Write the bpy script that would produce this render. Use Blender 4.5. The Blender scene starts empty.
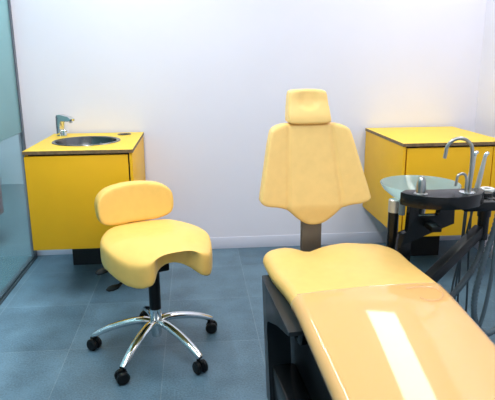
import bpy, bmesh, math, random
from mathutils import Vector, Matrix
random.seed(4)
S = bpy.context.scene
C = S.collection
PI = math.pi

# ------------------------------------------------------------------ materials
def lin(c):
    return tuple(((v/255)/12.92 if v/255 <= .04045 else ((v/255+.055)/1.055)**2.4) for v in c) + (1,)

def mat(name, col, rough=.5, metal=0., noise=0., scale=20., bump=0., bscale=200., coat=0., spec=.5, alpha=1., trans=0., ior=1.45, aniso=None):
    m = bpy.data.materials.new(name); m.use_nodes = True
    nt = m.node_tree; b = nt.nodes['Principled BSDF']
    tc = nt.nodes.new('ShaderNodeTexCoord')
    nz = nt.nodes.new('ShaderNodeTexNoise'); nz.inputs['Scale'].default_value = scale; nz.inputs['Detail'].default_value = 4
    nt.links.new(tc.outputs['Object'], nz.inputs['Vector'])
    rp = nt.nodes.new('ShaderNodeValToRGB')
    c = lin(col)
    rp.color_ramp.elements[0].color = tuple(v*(1-noise) for v in c[:3]) + (1,)
    rp.color_ramp.elements[1].color = tuple(min(1, v*(1+noise)) for v in c[:3]) + (1,)
    rp.color_ramp.elements[0].position = .3; rp.color_ramp.elements[1].position = .7
    nt.links.new(nz.outputs['Fac'], rp.inputs['Fac'])
    nt.links.new(rp.outputs['Color'], b.inputs['Base Color'])
    b.inputs['Roughness'].default_value = rough; b.inputs['Metallic'].default_value = metal
    b.inputs['Coat Weight'].default_value = coat; b.inputs['Coat Roughness'].default_value = .05
    b.inputs['Specular IOR Level'].default_value = spec
    b.inputs['Alpha'].default_value = alpha
    b.inputs['Transmission Weight'].default_value = trans; b.inputs['IOR'].default_value = ior
    if bump:
        n2 = nt.nodes.new('ShaderNodeTexNoise'); n2.inputs['Scale'].default_value = bscale
        nt.links.new(tc.outputs['Object'], n2.inputs['Vector'])
        bp = nt.nodes.new('ShaderNodeBump'); bp.inputs['Strength'].default_value = bump; bp.inputs['Distance'].default_value = .01
        nt.links.new(n2.outputs['Fac'], bp.inputs['Height']); nt.links.new(bp.outputs['Normal'], b.inputs['Normal'])
    return m

def clear_mat(name, tint, gloss_rough=.03, haze=0., haze_col=(255, 255, 255), ior=1.45):
    """thin clear sheet: tinted transparency, mirror reflection by Fresnel, optional milky haze"""
    m = bpy.data.materials.new(name); m.use_nodes = True
    nt = m.node_tree; nt.nodes.clear()
    out = nt.nodes.new('ShaderNodeOutputMaterial')
    tr = nt.nodes.new('ShaderNodeBsdfTransparent'); tr.inputs['Color'].default_value = lin(tint)
    df = nt.nodes.new('ShaderNodeBsdfDiffuse'); df.inputs['Color'].default_value = lin(haze_col)
    tl = nt.nodes.new('ShaderNodeBsdfTranslucent'); tl.inputs['Color'].default_value = lin(haze_col)
    mh = nt.nodes.new('ShaderNodeMixShader'); mh.inputs[0].default_value = .72
    nt.links.new(df.outputs[0], mh.inputs[1]); nt.links.new(tl.outputs[0], mh.inputs[2])
    m1 = nt.nodes.new('ShaderNodeMixShader'); m1.inputs[0].default_value = haze
    nt.links.new(tr.outputs[0], m1.inputs[1]); nt.links.new(mh.outputs[0], m1.inputs[2])
    gl = nt.nodes.new('ShaderNodeBsdfGlossy'); gl.inputs['Roughness'].default_value = gloss_rough
    fr = nt.nodes.new('ShaderNodeFresnel'); gm = nt.nodes.new('ShaderNodeNewGeometry'); mi = nt.nodes.new('ShaderNodeMapRange')   # same reflectance on both faces of a sheet
    mi.inputs['To Min'].default_value = ior; mi.inputs['To Max'].default_value = 1/ior
    nt.links.new(gm.outputs['Backfacing'], mi.inputs['Value']); nt.links.new(mi.outputs[0], fr.inputs['IOR'])
    m2 = nt.nodes.new('ShaderNodeMixShader')
    nt.links.new(fr.outputs[0], m2.inputs[0]); nt.links.new(m1.outputs[0], m2.inputs[1]); nt.links.new(gl.outputs[0], m2.inputs[2])
    nt.links.new(m2.outputs[0], out.inputs['Surface'])
    return m

def tile_mat():
    m = mat('slate_tile', (96, 124, 140), .38, noise=.0)
    nt = m.node_tree; b = nt.nodes['Principled BSDF']
    tc = nt.nodes.new('ShaderNodeTexCoord')
    mp = nt.nodes.new('ShaderNodeMapping'); mp.inputs['Location'].default_value = (.165+.438*8, -2.385+.487*8, 0)
    nt.links.new(tc.outputs['Object'], mp.inputs['Vector'])
    br = nt.nodes.new('ShaderNodeTexBrick')
    br.offset = 0; br.squash = 1
    br.inputs['Scale'].default_value = 1
    br.inputs['Brick Width'].default_value = .438; br.inputs['Row Height'].default_value = .487
    br.inputs['Mortar Size'].default_value = .0022; br.inputs['Mortar Smooth'].default_value = .3
    br.inputs['Color1'].default_value = lin((80, 108, 126)); br.inputs['Color2'].default_value = lin((92, 120, 138))
    br.inputs['Mortar'].default_value = lin((112, 134, 148))
    nt.links.new(mp.outputs[0], br.inputs['Vector'])
    n1 = nt.nodes.new('ShaderNodeTexNoise'); n1.inputs['Scale'].default_value = 6; n1.inputs['Detail'].default_value = 6
    n2 = nt.nodes.new('ShaderNodeTexNoise'); n2.inputs['Scale'].default_value = 130; n2.inputs['Detail'].default_value = 3
    for n in (n1, n2): nt.links.new(tc.outputs['Object'], n.inputs['Vector'])
    ad = nt.nodes.new('ShaderNodeMath'); ad.operation = 'ADD'
    nt.links.new(n1.outputs['Fac'], ad.inputs[0]); nt.links.new(n2.outputs['Fac'], ad.inputs[1])
    mr = nt.nodes.new('ShaderNodeMapRange'); mr.inputs['From Min'].default_value = .6; mr.inputs['From Max'].default_value = 1.4
    mr.inputs['To Min'].default_value = .58; mr.inputs['To Max'].default_value = 1.4
    nt.links.new(ad.outputs[0], mr.inputs['Value'])
    mx = nt.nodes.new('ShaderNodeMix'); mx.data_type = 'RGBA'; mx.blend_type = 'MULTIPLY'; mx.inputs['Factor'].default_value = 1
    nt.links.new(br.outputs['Color'], mx.inputs[6]); nt.links.new(mr.outputs[0], mx.inputs[7])
    nt.links.new(mx.outputs[2], b.inputs['Base Color'])
    bp = nt.nodes.new('ShaderNodeBump'); bp.inputs['Strength'].default_value = .15; bp.inputs['Distance'].default_value = .01
    nt.links.new(ad.outputs[0], bp.inputs['Height']); nt.links.new(bp.outputs['Normal'], b.inputs['Normal'])
    return m

M = dict(
    wall=mat('wall_paint', (231, 230, 243), .75, noise=.01, scale=3),
    skirt=mat('skirting_paint', (216, 218, 234), .5, noise=.01),
    ceil=mat('ceiling_paint', (250, 250, 250), .9, noise=.01),
    tile=tile_mat(),
    corr=mat('corridor_paint', (160, 180, 188), .8, noise=.02, scale=2),
    cfloor=mat('corridor_dark_floor', (62, 92, 100), .9, noise=.15, scale=30),  # dark floor tone added so the lower pane stays dark under the corridor lamp
    yel=mat('yellow_leatherette', (247, 202, 110), .36, noise=.03, scale=30, bump=.04, bscale=500, spec=.4),
    yel2=mat('pale_yellow_leatherette', (247, 208, 132), .4, noise=.03, scale=25, bump=.04, bscale=500, spec=.4),
    yel3=mat('seat_leatherette', (240, 196, 116), .4, noise=.03, scale=25, bump=.04, bscale=500, spec=.4),
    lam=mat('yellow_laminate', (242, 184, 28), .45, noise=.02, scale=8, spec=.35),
    lamtop=mat('yellow_laminate_lit_top', (252, 208, 40), .35, noise=.02, scale=8, spec=.4),  # brighter copy of the laminate, light from above put into the colour
    ply=mat('ply_edge', (128, 104, 74), .6, noise=.25, scale=60),
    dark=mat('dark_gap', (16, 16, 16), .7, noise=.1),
    base_or_shade=mat('under_cabinet_shade', (26, 36, 44), .6, noise=.1),
    blk=mat('black_plastic', (13, 16, 19), .38, spec=.3, noise=.15, scale=12),
    gblk=mat('gloss_black', (14, 18, 21), .26, noise=.1, scale=8, spec=.35),
    shell=mat('shell_grey', (31, 39, 45), .28, noise=.1, scale=8),
    rub=mat('black_rubber', (12, 13, 15), .6, noise=.2),
    chrome=mat('chrome', (226, 230, 232), .12, 1., noise=.02),
    steel=mat('brushed_steel', (172, 174, 172), .28, 1., noise=.06, scale=40),
    dsteel=mat('sink_steel', (112, 114, 116), .22, 1., noise=.06, scale=20),
    bar=mat('bronze_metal', (112, 106, 100), .42, .5, noise=.08, scale=15),
    alu=mat('pale_aluminium', (200, 200, 196), .35, .7, noise=.04),
    hose=mat('grey_hose', (88, 106, 116), .5, noise=.1, scale=40),
    dhose=mat('dark_hose', (52, 66, 74), .5, noise=.1, scale=40),
    white=mat('white_plastic', (236, 236, 232), .35, noise=.01),
    red=mat('red_lacquer', (170, 16, 12), .35, noise=.06, scale=10),
    frame=mat('frame_metal', (104, 112, 124), .4, .4, noise=.05),
    rail=mat('rail_metal', (60, 72, 80), .35, .5, noise=.08),
    frost=clear_mat('frosted_glass', (185, 203, 204), .25, .8, (146, 172, 174), 1.25),
    glass=clear_mat('clear_glass', (215, 224, 226), .04, .10, (165, 180, 186), 1.3),
    bowl=clear_mat('bowl_glass', (228, 246, 244),   .05, .52, (222, 240, 241), 1.4),  # haze colour carries the white wall's reflection inside the bowl
    vinyl=clear_mat('clear_vinyl', (255, 255, 252), .045, .40, (252, 232, 210), 1.58),  # pale haze stands in for the white wall reflected in the sheet
)

# ------------------------------------------------------------------ mesh building
class MB:
    def __init__(self): self.bm = bmesh.new(); self.mi = 0
    def _v(self, co): return self.bm.verts.new(co)
    def _f(self, vs, smooth=True):
        try:
            f = self.bm.faces.new(vs); f.smooth = smooth; f.material_index = self.mi; return f
        except ValueError: return None
    def box(self, x0, x1, y0, y1, z0, z1, bev=0., seg=2, mtx=None):
        r = bmesh.ops.create_cube(self.bm, size=1)
        vs = r['verts']
        T = Matrix.Translation(((x0+x1)/2, (y0+y1)/2, (z0+z1)/2)) @ Matrix.Diagonal((x1-x0, y1-y0, z1-z0, 1))
        if mtx is not None: T = mtx @ T
        bmesh.ops.transform(self.bm, matrix=T, verts=vs)
        fs = list({f for v in vs for f in v.link_faces})
        for f in fs: f.material_index = self.mi
        if bev:
            es = list({e for v in vs for e in v.link_edges})
            g = bmesh.ops.bevel(self.bm, geom=es, offset=bev, segments=seg, affect='EDGES', profile=.5)
            for f in g['faces']: f.material_index = self.mi
        return self
    def tube(self, pts, r, n=12, cap=True, sub=0, sy=1., up=None):
        pts = [Vector(p) for p in pts]
        rs = list(r) if isinstance(r, (list, tuple)) else [r]*len(pts)
        if sub: pts, rs = spline(pts, rs, sub)
        rings = []; prev = Vector(up) if up else None
        for i, p in enumerate(pts):
            t = (pts[min(i+1, len(pts)-1)]-pts[max(i-1, 0)]).normalized()
            if prev is None: prev = Vector((0, 0, 1)) if abs(t.z) < .9 else Vector((1, 0, 0))
            u = (prev - t*prev.dot(t))
            u = u.normalized() if u.length > 1e-6 else t.orthogonal().normalized()
            prev = u; w = t.cross(u)
            rings.append([self._v(p + (u*math.cos(a)*sy + w*math.sin(a))*rs[i]) for a in (2*PI*k/n for k in range(n))])
        for a, b in zip(rings, rings[1:]):
            for k in range(n): self._f([a[k], a[(k+1) % n], b[(k+1) % n], b[k]])
        if cap: self._f(rings[0][::-1]); self._f(rings[-1])
        return self
    def lathe(self, prof, c=(0, 0, 0), n=40, mtx=None, close=False):
        """prof: (radius, z) list"""
        rings = []
        for r, z in prof:
            if r < 1e-6:
                p = Vector((c[0], c[1], c[2]+z)); rings.append([self._v(mtx @ p if mtx else p)])
            else:
                q = []
                for k in range(n):
                    a = 2*PI*k/n; p = Vector((c[0]+r*math.cos(a), c[1]+r*math.sin(a), c[2]+z)); q.append(self._v(mtx @ p if mtx else p))
                rings.append(q)
        prs = list(zip(rings, rings[1:]))
        if close: prs.append((rings[-1], rings[0]))
        for a, b in prs:
            for k in range(n):
                k2 = (k+1) % n
                if len(a) == 1 and len(b) == 1: continue
                if len(a) == 1: self._f([a[0], b[k2], b[k]])
                elif len(b) == 1: self._f([a[k], a[k2], b[0]])
                else: self._f([a[k], a[k2], b[k2], b[k]])
        return self
    def prism(self, poly, z0, z1, mtx=None, bev=0.):
        """polygon in xy extruded z0..z1"""
        f = lambda p, z: (mtx @ Vector((p[0], p[1], z))) if mtx else Vector((p[0], p[1], z))
        a = [self._v(f(p, z0)) for p in poly]; b = [self._v(f(p, z1)) for p in poly]
        n = len(poly); fs = [self._f(a[::-1], False), self._f(b, False)]
        for k in range(n): fs.append(self._f([a[k], a[(k+1) % n], b[(k+1) % n], b[k]], False))
        if bev:
            es = list({e for q in fs[:2] for e in q.edges})
            g = bmesh.ops.bevel(self.bm, geom=es, offset=bev, segments=2, affect='EDGES', profile=.5)
            for q in g['faces']: q.material_index = self.mi
        return self
    def build(self, name, ms, parent=None, auto=35, loc=None):
        bmesh.ops.recalc_face_normals(self.bm, faces=self.bm.faces)
        me = bpy.data.meshes.new(name); self.bm.to_mesh(me); self.bm.free()
        for m in (ms if isinstance(ms, (list, tuple)) else [ms]): me.materials.append(m)
        return link(name, me, parent, auto, loc)

def link(name, me, parent=None, auto=35, loc=None):
    o = bpy.data.objects.new(name, me); C.objects.link(o)
    if auto:
        for p in me.polygons: p.use_smooth = True
        me.set_sharp_from_angle(angle=math.radians(auto))
    if loc: o.location = loc
    if parent: o.parent = parent
    return o

def spline(pts, rs, sub):
    P, R = [], []
    n = len(pts)
    for i in range(n-1):
        p0, p1, p2, p3 = pts[max(i-1, 0)], pts[i], pts[i+1], pts[min(i+2, n-1)]
        for k in range(sub):
            t = k/sub
            P.append(.5*((2*p1)+(p2-p0)*t+(2*p0-5*p1+4*p2-p3)*t*t+(3*p1-p0-3*p2+p3)*t**3))
            R.append(rs[i]*(1-t)+rs[i+1]*t)
    P.append(pts[-1]); R.append(rs[-1])
    return P, R

def smooth_loop(pts, sub=8):
    out = []; n = len(pts)
    for i in range(n):
        p0, p1, p2, p3 = [Vector((*pts[(i+k) % n], 0)) for k in (-1, 0, 1, 2)]
        for k in range(sub):
            t = k/sub
            v = .5*((2*p1)+(p2-p0)*t+(2*p0-5*p1+4*p2-p3)*t*t+(3*p1-p0-3*p2+p3)*t**3)
            out.append((v.x, v.y))
    return out

def cushion(name, outline, thick, m, parent, voxel=.007, it=10, deform=None):
    """padded shape: outline in xy, thickness about z=0, edges rounded off, then bent by deform(x,y,z)->(x,y,z)"""
    b = MB(); b.prism(outline, -thick/2, thick/2)
    bmesh.ops.triangulate(b.bm, faces=b.bm.faces); bmesh.ops.recalc_face_normals(b.bm, faces=b.bm.faces)
    me = bpy.data.meshes.new('raw'); b.bm.to_mesh(me); b.bm.free()
    o = bpy.data.objects.new('raw', me); C.objects.link(o)
    r = o.modifiers.new('r', 'REMESH'); r.mode = 'VOXEL'; r.voxel_size = voxel; r.use_smooth_shade = True
    s = o.modifiers.new('s', 'SMOOTH'); s.factor = .5; s.iterations = it
    dg = bpy.context.evaluated_depsgraph_get()
    nm = bpy.data.meshes.new_from_object(o.evaluated_get(dg)); nm.name = name
    bpy.data.objects.remove(o); bpy.data.meshes.remove(me)
    if deform:
        for v in nm.vertices: v.co = deform(*v.co)
    nm.materials.clear(); nm.materials.append(m)
    for p in nm.polygons: p.use_smooth = True
    return link(name, nm, parent, 0)

def thing(name, label, cat, loc=(0, 0, 0), rz=0., group=None):
    o = bpy.data.objects.new(name, None); C.objects.link(o); o.empty_display_size = .1
    o.location = loc; o.rotation_euler = (0, 0, rz)
    return tag(o, label, cat, group)
def tag(o, label, cat, group=None):
    o['label'] = label; o['category'] = cat
    if group: o['group'] = group
    return o
def struct(o): o['kind'] = 'structure'; return o
def ss(a, b, x):
    t = max(0., min(1., (x-a)/(b-a))); return t*t*(3-2*t)

# ------------------------------------------------------------------ room shell
XL, XR, YB, ZC = -1.1, 1.926, 3.7, 2.62
struct(MB().box(-2.9, XR+.1, -1.6, 6.0, -.06, 0).build('floor', M['tile'], auto=0))
struct(MB().box(-2.05, XL-.03, -1.6, 6.0, 0, .002).build('floor_outer', M['cfloor'], auto=0))
struct(MB().box(XL, XR+.1, YB, YB+.12, 0, ZC).build('wall_back', M['wall'], auto=0))
struct(MB().box(XR, XR+.12, -1.6, YB, 0, ZC).build('wall_right', M['wall'], auto=0))
struct(MB().box(-2.9, XR+.12, -1.6, 6.0, ZC, ZC+.08).build('ceiling', M['ceil'], auto=0))
struct(MB().box(XL+.001, XR, YB-.004, YB, 0, .082, .001).build('baseboard_back', M['skirt']))
struct(MB().box(XR-.012, XR, -1.6, YB-.012, 0, .082, .002).build('baseboard_right', M['skirt']))
struct(MB().box(-2.15, -2.05, -1.6, 6.0, 0, ZC).build('wall_left', M['corr'], auto=0))
struct(MB().box(-2.9, XL, 6.0, 6.1, 0, ZC).build('wall_front', M['corr'], auto=0))
# glass partition on the left
fr = MB().box(XL-.016, XL+.012, YB-.034, YB-.001, 0, ZC)
fr.box(XL-.016, XL+.012, -1.5, YB-.034, ZC-.03, ZC)
win = struct(fr.build('window_1', M['frame']))
MB().box(XL-.012, XL+.006, -1.5, YB-.035, 0, .012).box(XL+.006, XL+.022, -1.5, YB-.035, 0, .006).box(XL-.028, XL-.012, -1.5, YB-.035, 0, .008).build('floor_rail', M['rail'], win)
p = MB().box(XL-.005, XL+.005, -1.5, YB-.035, .842, ZC-.03).build('upper_pane', M['frost'], win); p['label'] = 'frosted green glass'
p = MB().box(XL-.004, XL+.004, -1.5, YB-.035, .012, .840).build('lower_pane', M['glass'], win); p['label'] = 'clear glass'

# ------------------------------------------------------------------ red cabinet behind the glass
rc = thing('red_cabinet', 'dark red cabinet behind the glass partition at the far left edge', 'cabinet', (-1.655, 4.0, 0))
MB().box(-.2, .2, -.2, .2, .17, .46, .006).build('carcass', M['red'], rc)
MB().box(-.15, .15, -.15, .15, 0, .17).build('base_or_shade', M['dark'], rc)
MB().box(.2, .215, -.19, .19, .18, .45, .003).build('door', M['red'], rc)

# ------------------------------------------------------------------ cabinets
def plate_with_holes(x0, x1, y0, y1, z0, z1, holes):
    bm = bmesh.new(); edges = []
    loops = [[(x0, y0), (x1, y0), (x1, y1), (x0, y1)]] + [[(cx+r*math.cos(2*PI*k/48), cy+r*math.sin(2*PI*k/48)) for k in range(48)] for cx, cy, r in holes]
    for lp in loops:
        vs = [bm.verts.new((x, y, z1)) for x, y in lp]
        for k in range(len(vs)): edges.append(bm.edges.new((vs[k], vs[(k+1) % len(vs)])))
    g = bmesh.ops.triangle_fill(bm, edges=edges, use_beauty=True)
    # drop any triangles filled inside the holes
    for f in [f for f in bm.faces if any((f.calc_center_median().xy-Vector(h[:2])).length < h[2]*.97 for h in holes)]: bm.faces.remove(f)
    r = bmesh.ops.extrude_face_region(bm, geom=list(bm.faces))
    bmesh.ops.translate(bm, verts=[v for v in r['geom'] if isinstance(v, bmesh.types.BMVert)], vec=(0, 0, z0-z1))
    bmesh.ops.recalc_face_normals(bm, faces=bm.faces)
    for f in bm.faces: f.material_index = 0 if abs(f.normal.z) > .7 else 1
    me = bpy.data.meshes.new('worktop'); bm.to_mesh(me); bm.free()
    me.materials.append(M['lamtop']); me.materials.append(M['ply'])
    return me

def cabinet(root, w, d, z0, z1, holes, doors):
    """local: x 0..w, y 0 (front)..d, wall-hung z0..z1"""
    t = .016
    y0 = .0205 if doors[0][0] < .01 else 0.
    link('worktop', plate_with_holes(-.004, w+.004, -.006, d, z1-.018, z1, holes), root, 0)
    b = MB(); zt = z1-.02
    b.box(0, t, y0, d, z0, zt, .001).box(w-t, w, 0, d, z0, zt, .001).box(t, w-t, .0205, d, z0, z0+t).box(t, w-t, d-t, d, z0+t, zt)
    b.mi = 1; b.box(t, w-t, .022, .03, z0+t, zt)
    b.build('carcass', [M['lam'], M['dark']], root)
    for a, c in doors:
        MB().box(a, c, 0, .02, z0, zt-.009, .0012).build('door', M['lam'], root)

wc = thing('wash_cabinet', 'yellow wall-hung wash cabinet holding the sink, beside the glass partition', 'cabinet', (-.895, 2.985, 0))
SX, SY, SR = .265, .335, .178
cabinet(wc,   .56, .70, .280, .826, [(SX, SY, SR), (.452, .60, .037)], [(0., .536)])
b = MB(); b.lathe([(.044, .001), (.044, .0035), (.036, .0035), (.035, 0), (.035, -.05), (0, -.05)], (.452, .60, .826)); h = b.build('waste_hole', M['dsteel'], wc); h['label'] = 'small round waste opening'

sc_ = thing('storage_cabinet', 'yellow wall-hung cabinet with plain top behind the glass bowl', 'cabinet', (1.152, 2.985, 0))
cabinet(sc_, .60, .70, .278, .826, [], [(.024, .524), (.530, .597)])
MB().box(.21, .45, .42, .70, 0, .276).build('base_or_shade', M['dark'], sc_)  # added black box, stands in for the shade below this cabinet

# sink
sk = thing('sink', 'round stainless steel sink basin set into the yellow worktop', 'sink', (-.895+SX, 2.985+SY, .826))
MB().lathe([(SR+.016, .0005), (SR+.014, .004), (SR+.002, .005), (SR-.006, .001), (SR-.012, -.03), (SR-.03, -.09), (SR-.07, -.125), (.03, -.135), (.024, -.135), (.024, -.15), (0, -.15)], n=64).build('basin', M['dsteel'], sk)
MB().lathe([(.024, -.134), (.022, -.131), (.012, -.1315), (.011, -.136), (0, -.136)], n=24).build('drain', M['chrome'], sk)
ang = math.radians(70)
mt = Matrix.Translation((math.cos(ang)*(SR-.014), math.sin(ang)*(SR-.014), -.045)) @ Matrix.Rotation(ang, 4, 'Z') @ Matrix.Rotation(-PI/2, 4, 'Y')
MB().lathe([(.013, 0), (.013, .003), (.007, .004), (.006, .001), (0, .001)], n=20, mtx=mt).build('overflow_ring', M['chrome'], sk)

# faucet on the wash cabinet
fa = thing('faucet', 'chrome angular mixer tap at the back corner of the steel sink', 'faucet', (-.832, 3.575, .826), math.radians(-42))
RX = Matrix.Rotation(PI/2, 4, 'X')
MB().prism([(-.022, 0), (.020, 0), (.016, .05), (.018, .085), (.030, .098), (.110, .094), (.128, .100), (.130, .112), (.100, .126), (.02, .134), (-.012, .130), (-.024, .112)], -.017, .017, RX, bev=.005).build('body', M['chrome'], fa)
MB().lathe([(.027, 0), (.027, .004), (.022, .006), (0, .006)], n=24).build('base_ring', M['chrome'], fa)
MB().tube([(.112, 0, .098), (.113, 0, .088)], .010, 16).build('spout_nozzle', M['steel'], fa)
MB().tube([(.018, 0, .035), (.045, 0, .03), (.07, 0, .036)], [.006, .005, .006], 10).lathe([(.013, 0), (.013, .034), (.008, .042), (0, .043)], (.04, -.0, .0), n=18).build('lever', M['chrome'], fa)

MB().box(.09, .54, .50, .70, 0, .278).build('base_or_shade', M['base_or_shade'], wc)  # dark box added in place of the shadow under the wash cabinet
MB().tube([(.22, .12, .284), (.235, .12, .272), (.27, .12, .264), (.32, .13, .266), (.36, .13, .284)], .004, 8, sub=6).build('drain_cable', M['rub'], wc)

# ------------------------------------------------------------------ saddle stool
st = thing('saddle_stool', 'yellow saddle stool with low backrest and chrome five-star castor base', 'stool', (-.200, 2.345, 0))
face = math.radians(23)          # its front looks along -y turned towards +x
SF = Matrix.Rotation(face, 4, 'Z')
half = [(0, -.255), (.09, -.245), (.17, -.20), (.224, -.10), (.240, .0), (.225, .09), (.186, .18), (.142, .244), (.104, .256), (.079, .220), (.058, .19)]
outl = smooth_loop([(0, -.265)] + [(x, y) for x, y in half[1:]] + [(0, .168)] + [(-x, y) for x, y in half[:0:-1]], 6)
def seat_def(x, y, z):
    # y: forward; drop towards sides at the front, gentle dish
    if z < 0: z *= 1-.55*math.exp(-((x/.10)**2+((y-.17)/.11)**2))
    zz = z*1.0 + .503 - .036*ss(.02, .26, y)*ss(.03, .22, abs(x)) - .022*ss(.0, .25, y) - .022*ss(.12, .26, abs(x)) + .008*math.exp(-(x/.12)**2)*ss(-.1, .1, y) - .012*ss(-.05, -.26, y)
    return SF @ Vector((x*.99+.020, -y, zz))
cushion('seat', outl, .112, M['yel'], st, .008, 44, seat_def)
# backrest of the stool
bo = smooth_loop([(-.19, -.02), (-.172, -.072), (-.10, -.090), (0, -.088), (.10, -.086), (.168, -.062), (.187, -.01), (.176, .048), (.12, .082), (0, .094), (-.12, .082), (-.18, .045)], 8)
def sb_def(x, y, z):
    yy = .268 + z - .75*x*x - .0 + .12*y
    return SF @ Vector((x*.97+.008, yy, .638 + y))
cushion('backrest', bo, .07, M['yel'], st, .0065, 18, sb_def)
MB().tube([SF @ Vector(p) for p in ((0, .06, .425), (0, .22, .425), (0, .285, .45), (0, .305, .53), (0, .315, .62))], .014, 10, sub=6, sy=.6).build('backrest_bar', M['blk'], st)
b = MB(); b.box(-.05, .05, -.075, .10, .400, .437, .008, mtx=SF); b.build('seat_mechanism', M['blk'], st)
MB().lathe([(0, .205), (.026, .205), (.026, .39), (.03, .395), (.03, .415), (0, .415)], n=28).build('gas_column', M['blk'], st)
MB().lathe([(0, .072), (.021, .072), (.024, .085), (.0245, .15), (.027, .16), (.026, .205), (0, .205)], n=28).build('base_hub', M['chrome'], st)
for q, (a, c) in enumerate([((-.162, -.055, .338), (-.04, -.01, .41)), ((-.222, .05, .375), (-.05, .03, .415))]):
    lv = MB().tube([c, ((a[0]+c[0])/2, (a[1]+c[1])/2, a[2]+.03), a], .006, 8, sub=5).build('height_lever', M['blk'], st)
    MB().tube([(a[0]+.024, a[1]+.004, a[2]+.008), (a[0]+.012, a[1], a[2]+.002), (a[0]-.01, a[1], a[2]-.004), (a[0]-.03, a[1]-.004, a[2]-.008), (a[0]-.038, a[1]-.005, a[2]-.010)], [.006, .016, .021, .016, .004], 14, sy=.55, up=(0, 0, 1)).build('paddle', M['rub'], lv)
for k in range(5):
    a = math.radians((174, 245, 312, 30, 106)[k]); d = Vector((math.cos(a), math.sin(a), 0)); pz = lambda r, z: d*r + Vector((0, 0, z))
    lg = MB().tube([pz(.015, .140), pz(.06, .147), pz(.13, .135), pz(.21, .110), pz(.272, .081), pz(.293, .070)], [.021, .0215, .0215, .020, .0185, .014], 14, sub=5, sy=.75, up=(0, 0, 1)).build('leg', M['chrome'], st)
    ca = a + random.uniform(-.9, .9); e = Vector((math.cos(ca), math.sin(ca), 0)); c0 = d*.283 + e*.008
    rot = Matrix.Translation(c0 + Vector((0, 0, .0275))) @ Matrix.Rotation(ca, 4, 'Z') @ Matrix.Rotation(PI/2, 4, 'X')
    b = MB().tube([d*.279 + Vector((0, 0, .035)), d*.279 + Vector((0, 0, .068))], .0085, 10)
    b.box(-.018, .020, -.004, .004, -.01, .03, .003, mtx=Matrix.Translation(c0+Vector((0, 0, .0275))) @ Matrix.Rotation(ca, 4, 'Z'))
    cs = b.build('castor', M['blk'], lg)
    for s in (-1, 1):
        MB().lathe([(0, s*.006), (.023, s*.006), (.0275, s*.010), (.0275, s*.021), (.022, s*.026), (.008, s*.027), (0, s*.027)], n=24, mtx=rot).build('wheel', M['rub'], cs)

# castors: thing > leg > castor keeps wheels one level too deep, so wheels are folded into their castor below
for o in [o for o in list(C.objects) if o.name.startswith('castor')]:
    ws = [w for w in o.children]
    bm = bmesh.new(); bm.from_mesh(o.data)
    for w in ws: bm.from_mesh(w.data)
    bm.to_mesh(o.data); bm.free()
    for w in ws: bpy.data.objects.remove(w)
    for p_ in o.data.polygons: p_.use_smooth = True
    o.data.set_sharp_from_angle(angle=math.radians(35))

# ------------------------------------------------------------------ dental chair (local: x right, y towards the back rest, foot end -y)
dc = thing('dental_chair', 'yellow dental patient chair with upright backrest and clear-covered leg rest', 'dental chair', (.55, 2.0, 0), math.radians(5.4))
YR, YF = .175, -1.22
def ztop(y): return .520 + .012*ss(-.05, .12, y) - .20*.5*((-.29-y) + math.sqrt((-.29-y)**2 + .0036))
def halfw(y, s):
    W = .283 - .017*ss(.06, -.22, y) if s < 0 else .286
    r = .055 if s < 0 else .14
    rr = W
    if y > YR-r: rr = W - r + math.sqrt(max(0, r*r-(y-(YR-r))**2))
    if y < YF+.10: rr = W - .10 + math.sqrt(max(0, .01-(y-(YF+.10))**2))
    return rr
def sect(y, off=0., n=64):
    """rounded rectangle section with crown"""
    T = .088; r = .034
    e = 1.
    if y > YR-.03: e = math.sqrt(max(.0, 1-((y-(YR-.03))/.03)**2))
    if y < YF+.03: e = math.sqrt(max(.0, 1-((YF+.03-y)/.03)**2))
    zt = ztop(y); wl, wr = halfw(y, -1), halfw(y, 1); out = []
    hz = T/2*e + off; zc = zt - T/2
    rr = min(r+off, hz)
    for (sx, sz, a0) in ((1, 1, 0), (-1, 1, 90), (-1, -1, 180), (1, -1, 270)):
        w = (wr if sx > 0 else wl) + off - (1-e)*.02
        cx, cz = sx*(w-rr), sz*(hz-rr)
        for k in range(9):
            a = math.radians(a0+90*k/8); out.append((cx+rr*math.cos(a), cz+rr*math.sin(a)))
        # extra points across the flat
        nx = {0: (-1, 1), 90: None, 180: (1, -1), 270: None}[a0]
        if nx:
            w2 = (wl if sx > 0 else wr) + off - (1-e)*.02
            x0 = cx; x1 = -sx*(w2-rr); zz = sz*hz
            for k in range(1, 16): out.append((x0+(x1-x0)*k/16, zz))
    res = []
    for x, z in out:
        zz = zc + z
        if z > 0:
            zz += .010*(1-(x/.29)**2)*e*(1-.4*ss(-.2, .1, y))
            g = ss(-.06, .15, y)
            zz += g*(.010*math.exp(-((x-.07)/.07)**2) + .010*math.exp(-((x+.195)/.05)**2) - .018*math.exp(-((x+.085)/.042)**2))
        if z < 0: x *= 1 - .10*(-z/(T/2))
        res.append(Vector((x, y, zz)))
    return res
ys = [YR - .03*(1-math.cos(PI/2*k/7)) for k in range(8)]
ys = [YR - .0008] + ys[1:] + [YR-.03-(YR-.03-(YF+.03))*k/70 for k in range(1, 71)] + [YF+.03*(1-math.sin(PI/2*k/7)) for k in range(1, 8)]
ys[-1] = YF + .0008
def loft(rings, cap=True, closed=True):
    b = MB(); R = [[b._v(p_) for p_ in r] for r in rings]; n = len(R[0])
    for a, c in zip(R, R[1:]):
        for k in range(n if closed else n-1): b._f([a[k], a[(k+1) % n], c[(k+1) % n], c[k]])
    if cap: b._f(R[0][::-1]); b._f(R[-1])
    return b
loft([sect(y) for y in ys]).build('seat_cushion', M['yel3'], dc, 50)
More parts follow.
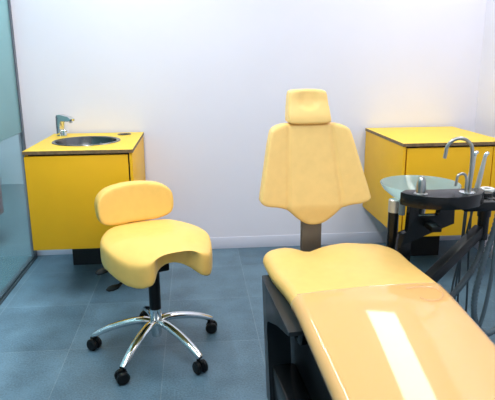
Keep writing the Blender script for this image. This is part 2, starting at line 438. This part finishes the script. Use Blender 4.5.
# clear cover: upper part of the section only
cov = []
NS = len(sect(0.))
for k in range(64):
    y = -.262 - (1.10-.262)*k/63
    s = sect(y, .0035 + (.002 if k == 0 else 0))
    # the section starts at the right edge, goes over the top, down the left: take from right side to low on the left
    tail = s[0]; up = s[:33+9]
    low_l = Vector((up[-1].x+.004, y, up[-1].z-.022)); low_r = Vector((tail.x-.002, y, tail.z-.02))
    cov.append([low_r] + up[:-6] + [low_l])
cv = loft(cov, cap=False, closed=False).build('plastic_cover', M['vinyl'], dc, 60); cv['label'] = 'clear glossy plastic sheet'
b = MB()
zt = lambda x, y: ztop(y) + .010*(1-(x/.29)**2) + .004
b.tube([(x, y, zt(x, y)) for x, y in ((.13, -.29), (.20, -.285), (.235, -.30), (.242, -.335), (.215, -.365), (.175, -.37), (.15, -.35))], .0022, 6, sub=5)
b.tube([(x, -.262, zt(x, -.262)+.001) for x in (-.25, -.15, 0., .12, .25)], .002, 6, sub=4)
b.build('crease', M['vinyl'], cv)

# backrest
def crease(v): return .088 + (1.04-v)*.082
bro = [(0, 1.045), (.07, 1.044), (.125, 1.040), (.158, 1.022), (.172, .985), (.205, .86), (.240, .735), (.238, .712), (.215, .698), (.165, .688), (.122, .672), (.085, .640), (.045, .612), (0, .603)]
bro = smooth_loop([(-x, y) for x, y in bro[::-1]] + [(x, y) for x, y in bro[1:-1]], 5)
BL = Matrix.Translation((-.022, .262, 0)) @ Matrix.Rotation(math.radians(-3), 4, 'Z')
def br_def(x, y, z):
    k = ss(.66, 1.05, y); x = x*(.965+.075*k); y = y - .018*k
    c = crease(y); ax = abs(x)
    d = z                                        # z is the depth; +z ends up facing the sitter (-y)
    wing = max(0., ax-c)
    if z > 0: d = z + .003*ss(.03, -.01, ax-c) - .006*math.exp(-((ax-c)/.008)**2)
    d += .30*wing + .004
    d -= .022*ss(.70, .60, y)
    t = y-.62                                    # recline
    return BL @ Vector((x - .009 - .013*k, -d + .20*t, y))
cushion('backrest', bro, .072, M['yel2'], dc, .0062, 9, br_def)
# headrest
ho = smooth_loop([(-.092, 1.075), (-.090, 1.063), (-.05, 1.058), (0, 1.057), (.05, 1.058), (.090, 1.063), (.094, 1.075), (.088, 1.13), (.082, 1.178), (.072, 1.192), (.04, 1.196), (0, 1.197), (-.04, 1.196), (-.072, 1.192), (-.082, 1.178), (-.088, 1.13)], 6)
def hd_def(x, y, z):
    d = z
    if z > 0:
        r = math.hypot(x/.046, (y-1.142)/(.085 if y > 1.142 else .030))
        d -= .012*(1-ss(.4, 1.15, r))
        d += .016*ss(1.16, 1.08, y)
    return BL @ Vector((x*.98-.026, -d + .20*(y-.62)-.012, y-.032))
cushion('headrest', ho, .075, M['yel2'], dc, .0055, 9, hd_def)
MB().box(-.035, .035, .085, .103, .98, 1.09, .004, mtx=BL @ Matrix.Translation((-.022, 0, 0))).build('headrest_bar', M['bar'], dc)
MB().box(-.044, .044, -.012, .016, .28, .69, .004, mtx=BL @ Matrix.Translation((-.016, .012, 0))).build('backrest_post', M['bar'], dc)
# pedestal: black shell with an open recess on its left side, raised inner lip
b = MB()
x0, x1 = -.305, .26; y1, y0 = .03, -1.0
b.prism([(y0, 0), (y1-.005, 0), (y1, .02), (y1+.015, .455), (-.02, .455), (-.25, .425), (y0, .30)], x0+.10, x1, Matrix(((0, 0, 1, 0), (1, 0, 0, 0), (0, 1, 0, 0), (0, 0, 0, 1))), bev=.006)
b.build('pedestal', M['blk'], dc)
XZ = Matrix(((0, 0, 1, 0), (1, 0, 0, 0), (0, 1, 0, 0), (0, 0, 0, 1)))    # polygon (y,z), extruded along x
b = MB()
# side shell as a frame: rear leg, top band, lower band
b.prism([(-.12, 0), (y1-.075, 0), (y1+.015, .475), (-.03, .462), (-.20, .452), (-.36, .440), (-.36, .425), (-.20, .385), (-.07, .340), (-.05, .325), (-.045, .29)], x0, x0+.09, XZ, bev=.004)
b.build('side_shell', M['shell'], dc)
b = MB(); b.prism([(-1.0, 0), (-.10, 0), (-.075, .02), (-.075, .155), (-.10, .165), (-1.0, .10)], x0+.012, x0+.105, XZ, bev=.012)
b.build('foot_cover', M['gblk'], dc)
mt = Matrix.Translation((-.232, -.24, .385)) @ Matrix.Rotation(-PI/2, 4, 'Y')
MB().lathe([(0, -.04), (.052, -.04), (.056, -.01), (.056, .006), (.048, .012), (.03, .013), (.028, .006), (0, .006)], n=40, mtx=mt).build('pivot_disc', M['gblk'], dc)

# ------------------------------------------------------------------ cuspidor unit on the chair's right
cu = thing('cuspidor_unit', 'black dental rinse unit with green glass bowl beside the patient chair', 'dental unit', (.95, 2.05, 0))
O = Vector((.95, 2.05, 0))
def L(x, y, z): return Vector((x, y, z)) - O
front = smooth_loop_pts = [(.785, 2.035), (.80, 2.0), (.845, 1.955), (.92, 1.928), (1.0, 1.932), (1.07, 1.965), (1.12, 2.025), (1.125, 2.06)]
back = [(1.08, 2.065), (1.0, 2.062), (.93, 2.058), (.86, 2.064), (.82, 2.075)]
MB().prism([(x-O.x, y-O.y) for x, y in front+back], .738, .788, bev=.003).build('console', M['gblk'], cu)
BC = L(.942, 2.228, 0)
MB().lathe([(0, .694), (.03, .695), (.07, .706), (.115, .730), (.145, .754), (.161, .774), (.164, .776), (.165, .773), (.150, .749), (.118, .722), (.072, .697), (.03, .686), (0, .685)], (BC.x, BC.y, 0), n=72).build('glass_bowl', M['bowl'], cu)
MB().lathe([(0, .64), (.028, .64), (.032, .67), (.034, .686), (0, .686)], (BC.x, BC.y, 0), n=28).build('bowl_stem', M['steel'], cu)
MB().lathe([(0, .6955), (.022, .6965), (.022, .699), (.012, .700), (0, .6985)], (BC.x, BC.y, 0), n=28).build('bowl_drain', M['chrome'], cu)
MB().box(BC.x-.02, BC.x+.02, -.02, BC.y, .62, .642, .003).build('bowl_arm', M['blk'], cu)
# cup sensor dome
dm = L(.849, 1.995, .788)
MB().lathe([(.026, 0), (.026, .003), (.020, .004), (.0175, .006), (.0185, .03), (.017, .048), (.012, .062), (.005, .069), (0, .070)], dm, n=28).build('cup_filler', M['steel'], cu)
# faucets
fx = L(1.034, 1.998, .788)
MB().lathe([(0, 0), (.030, 0), (.030, .003), (.027, .004), (0, .004)], fx, n=28).build('faucet_plate', M['chrome'], cu)
pts = [L(1.041, 1.995, .79), L(1.041, 1.995, .86), L(1.0405, 1.997, .93)]
cc = L(.994, 2.01, .944)
for k in range(1, 10):
    a = PI*k/9*1.02; pts.append(cc + Vector((.0465*math.cos(a), .012*(1-math.cos(a)) - .012, .052*math.sin(a))))
pts.append(pts[-1] + Vector((-.003, .001, -.022)))
MB().tube(pts, .0068, 14, sub=3).build('tall_spout', M['steel'], cu)
pts = [L(1.024, 1.99, .79), L(1.024, 1.99, .835)]
cc = L(1.006, 1.995, .845)
for k in range(1, 8):
    a = PI*k/8*1.05; pts.append(cc + Vector((.018*math.cos(a), 0, .018*math.sin(a))))
pts.append(L(.984, 1.995, .815))
MB().tube(pts, .0052, 12, sub=3).build('short_spout', M['steel'], cu)
# bracket below the console
XY = Matrix(((1, 0, 0, 0), (0, 0, 1, 0), (0, 1, 0, 0), (0, 0, 0, 1)))     # polygon (x,z), extruded along y
def xz(pl): return [(x-O.x, z) for x, z in pl]
b = MB(); b.prism(xz([(.815, .520), (.83, .545), (1.048, .630), (1.045, .745), (.995, .745), (.980, .664), (.892, .664), (.892, .745), (.855, .745), (.855, .60), (.82, .59)]), .055, .09, XY, bev=.003); b.build('bracket', M['gblk'], cu)
pc = L(.824, 2.2, 0)
MB().lathe([(0, .46), (.0225, .46), (.0225, .662), (0, .662)], pc, n=28).build('post', M['gblk'], cu)
MB().lathe([(0, .662), (.0235, .662), (.0235, .713), (.020, .717), (0, .717)], pc, n=28).build('post_cap', M['alu'], cu)
MB().box(pc.x, pc.x+.05, .06, pc.y, .47, .56, .003).build('post_foot', M['gblk'], cu)
MB().lathe([(0, .672), (.013, .672), (.013, .735), (0, .735)], L(.828, 2.12, 0), n=20).build('drain_cup', M['hose'], cu)
# joint and swing arm to the chair
jc = L(1.196, 2.15, 0)
MB().lathe([(0, .645), (.027, .645), (.028, .70), (.028, .745), (.026, .748), (0, .748)], jc, n=32).build('upper_joint', M['gblk'], cu)
MB().lathe([(0, .545), (.022, .545), (.023, .645), (0, .645)], jc, n=32).build('lower_joint', M['gblk'], cu)
MB().box(.10, jc.x, -.02, .03, .70, .737, .004).box(jc.x-.02, jc.x+.015, -.02, jc.y, .70, .737, .004).build('joint_arm', M['gblk'], cu)
def beam(p, q, w, h, name, m, parent):
    p, q = Vector(p), Vector(q); d = (q-p); l = d.length
    R = d.to_track_quat('X', 'Z').to_matrix().to_4x4()
    return MB().box(0, l, -w/2, w/2, -h/2, h/2, .004, mtx=Matrix.Translation(p) @ R).build(name, m, parent)
beam(L(1.185, 2.15, .585), L(.835, 1.95, .40), .04, .048, 'swing_arm', M['blk'], cu)
# instrument rest with white collar
MB().box(jc.x-.06, jc.x+.20, jc.y+.02, jc.y+.075, .70, .742, .006).build('instrument_rest', M['gblk'], cu)
MB().lathe([(.016, .742), (.030, .742), (.030, .752), (.026, .754), (.016, .752)], (jc.x+.03, jc.y+.05, 0), n=28, close=True).build('holder_ring', M['white'], cu)
MB().lathe([(0, .742), (.014, .742), (.014, .748), (0, .748)], (jc.x+.03, jc.y+.05, 0), n=28).build('holder_plug', M['blk'], cu)
# hoses belonging to the unit
def corrugated(pts, r, name, m, parent, pitch=.008):
    P, R = spline([Vector(p) for p in pts], [r]*len(pts), 30)
    acc = 0; out = []; rr = []
    step = pitch/2; last = P[0]; out = [P[0]]
    for p_ in P[1:]:
        if (p_-last).length >= step: out.append(p_); last = p_
    rr = [r*(1.0 if i % 2 else .74) for i in range(len(out))]
    return MB().tube(out, rr, 12).build(name, m, parent, 80)
corrugated([L(1.199, 2.15, .55), L(1.192, 2.14, .49), L(1.14, 2.10, .425), L(1.04, 2.02, .37), L(.90, 1.93, .30)], .0135, 'corrugated_hose', M['dhose'], cu)
corrugated([L(1.30, 2.21, .70), L(1.262, 2.17, .59), L(1.215, 2.15, .43), L(1.193, 2.15, .28), L(1.205, 2.15, .17), L(1.25, 2.15, .105), L(1.31, 2.17, .10), L(1.40, 2.2, .16)], .0145, 'suction_hose', M['hose'], cu, .012)
for pl in ([L(1.145, 2.2, .70), L(1.14, 2.2, .5), L(1.128, 2.2, .33), L(1.11, 2.18, .15), L(1.0, 2.1, .03)],
           [L(1.15, 2.22, .70), L(1.146, 2.22, .5), L(1.152, 2.22, .28), L(1.14, 2.2, .1), L(1.05, 2.1, .03)],
           [L(1.165, 2.2, .70), L(1.17, 2.2, .5), L(1.185, 2.2, .22), L(1.17, 2.18, .06), L(1.1, 2.1, .02)],
           [L(1.12, 2.10, .70), L(1.115, 2.15, .5), L(1.09, 2.15, .36), L(1.05, 2.1, .25), L(.93, 2.0, .15)]):
    MB().tube(pl, .0046, 8, sub=10).build('hose', M['dhose'], cu)
MB().tube([L(1.29, 2.19, .70), L(1.262, 2.15, .52), L(1.252, 2.14, .36), L(1.235, 2.14, .20), L(1.21, 2.14, .10)], .0085, 10, sub=10).build('hose', M['hose'], cu)

# handpieces resting in the instrument rest
for i, (base, top, lab) in enumerate([((1.144, 2.205, .745), (1.158, 2.20, .905), 'left slim silver handpiece standing behind the tall curved spout'),
                                       ((1.183, 2.205, .745), (1.205, 2.20, .900), 'right silver handpiece with rounded tip, standing beside the white holder ring')]):
    hp = thing('handpiece', lab, 'handpiece', base, 0, 'silver handpieces in the instrument rest')
    d = Vector(top)-Vector(base)
    MB().tube([Vector((0, 0, .001)), d*.12, d*.5, d*.85, d*.93], [.0105, .0112, .0098, .0075, .0068], 14, sub=4).build('grip', M['alu'], hp)
    MB().tube([d*.90, d*.97+Vector((.001, 0, 0)), d*1.0+Vector((.006, 0, .002)), d*1.0+Vector((.012, 0, .000))], [.0068, .0078, .008, .006], 12, sub=3).build('head', M['chrome'], hp)

# ------------------------------------------------------------------ lights
def area(name, loc, sx, sy, power, col=(1, 1, 1), rot=(0, 0, 0)):
    d = bpy.data.lights.new(name, 'AREA'); d.shape = 'RECTANGLE'; d.size = sx; d.size_y = sy; d.energy = power; d.color = col
    o = bpy.data.objects.new(name, d); C.objects.link(o); o.location = loc; o.rotation_euler = rot
    return o
area('strip_light_right', (1.54, 2.72, 2.6), .32, 1.6, 18, (1, .98, .96))
area('left_fill_strip', (-.35, 2.3, 2.6), .16, 1.9, 35, (1, .98, .96))  # unseen second strip, added to lift the left side
area('ceiling_fill', (.3, .6, 2.6), 1.6, 1.2, 30, (1, .99, .98))  # broad fill light added overhead, unseen
area('corridor_fill', (-1.6, 3.0, 2.58),   .5, 5.5, 300, (.92, .98, 1))  # added lamp out of view, brightens the glass panes from behind
w = bpy.data.worlds.new('World'); S.world = w; w.use_nodes = True
w.node_tree.nodes['Background'].inputs[0].default_value = (.90, .95, 1.0, 1); w.node_tree.nodes['Background'].inputs[1].default_value = .72

# ------------------------------------------------------------------ camera
cd = bpy.data.cameras.new('camera'); cam = bpy.data.objects.new('camera', cd); C.objects.link(cam); S.camera = cam
yaw, pitch, roll = .0933243, .2517072, -.00640877
f = Vector((math.sin(yaw)*math.cos(pitch), math.cos(yaw)*math.cos(pitch), -math.sin(pitch)))
r = Vector((math.cos(yaw), -math.sin(yaw), 0)); u = r.cross(f)
r2 = math.cos(roll)*r + math.sin(roll)*u; u2 = -math.sin(roll)*r + math.cos(roll)*u
cam.matrix_world = Matrix(((r2.x, u2.x, -f.x, 0), (r2.y, u2.y, -f.y, 0), (r2.z, u2.z, -f.z, 1.3), (0, 0, 0, 1)))
cd.sensor_fit = 'HORIZONTAL'; cd.sensor_width = 36; cd.lens = 36*559.02/495; cd.clip_start = .02
S.view_settings.view_transform = 'Standard'; S.view_settings.look = 'None'; S.view_settings.exposure = 0
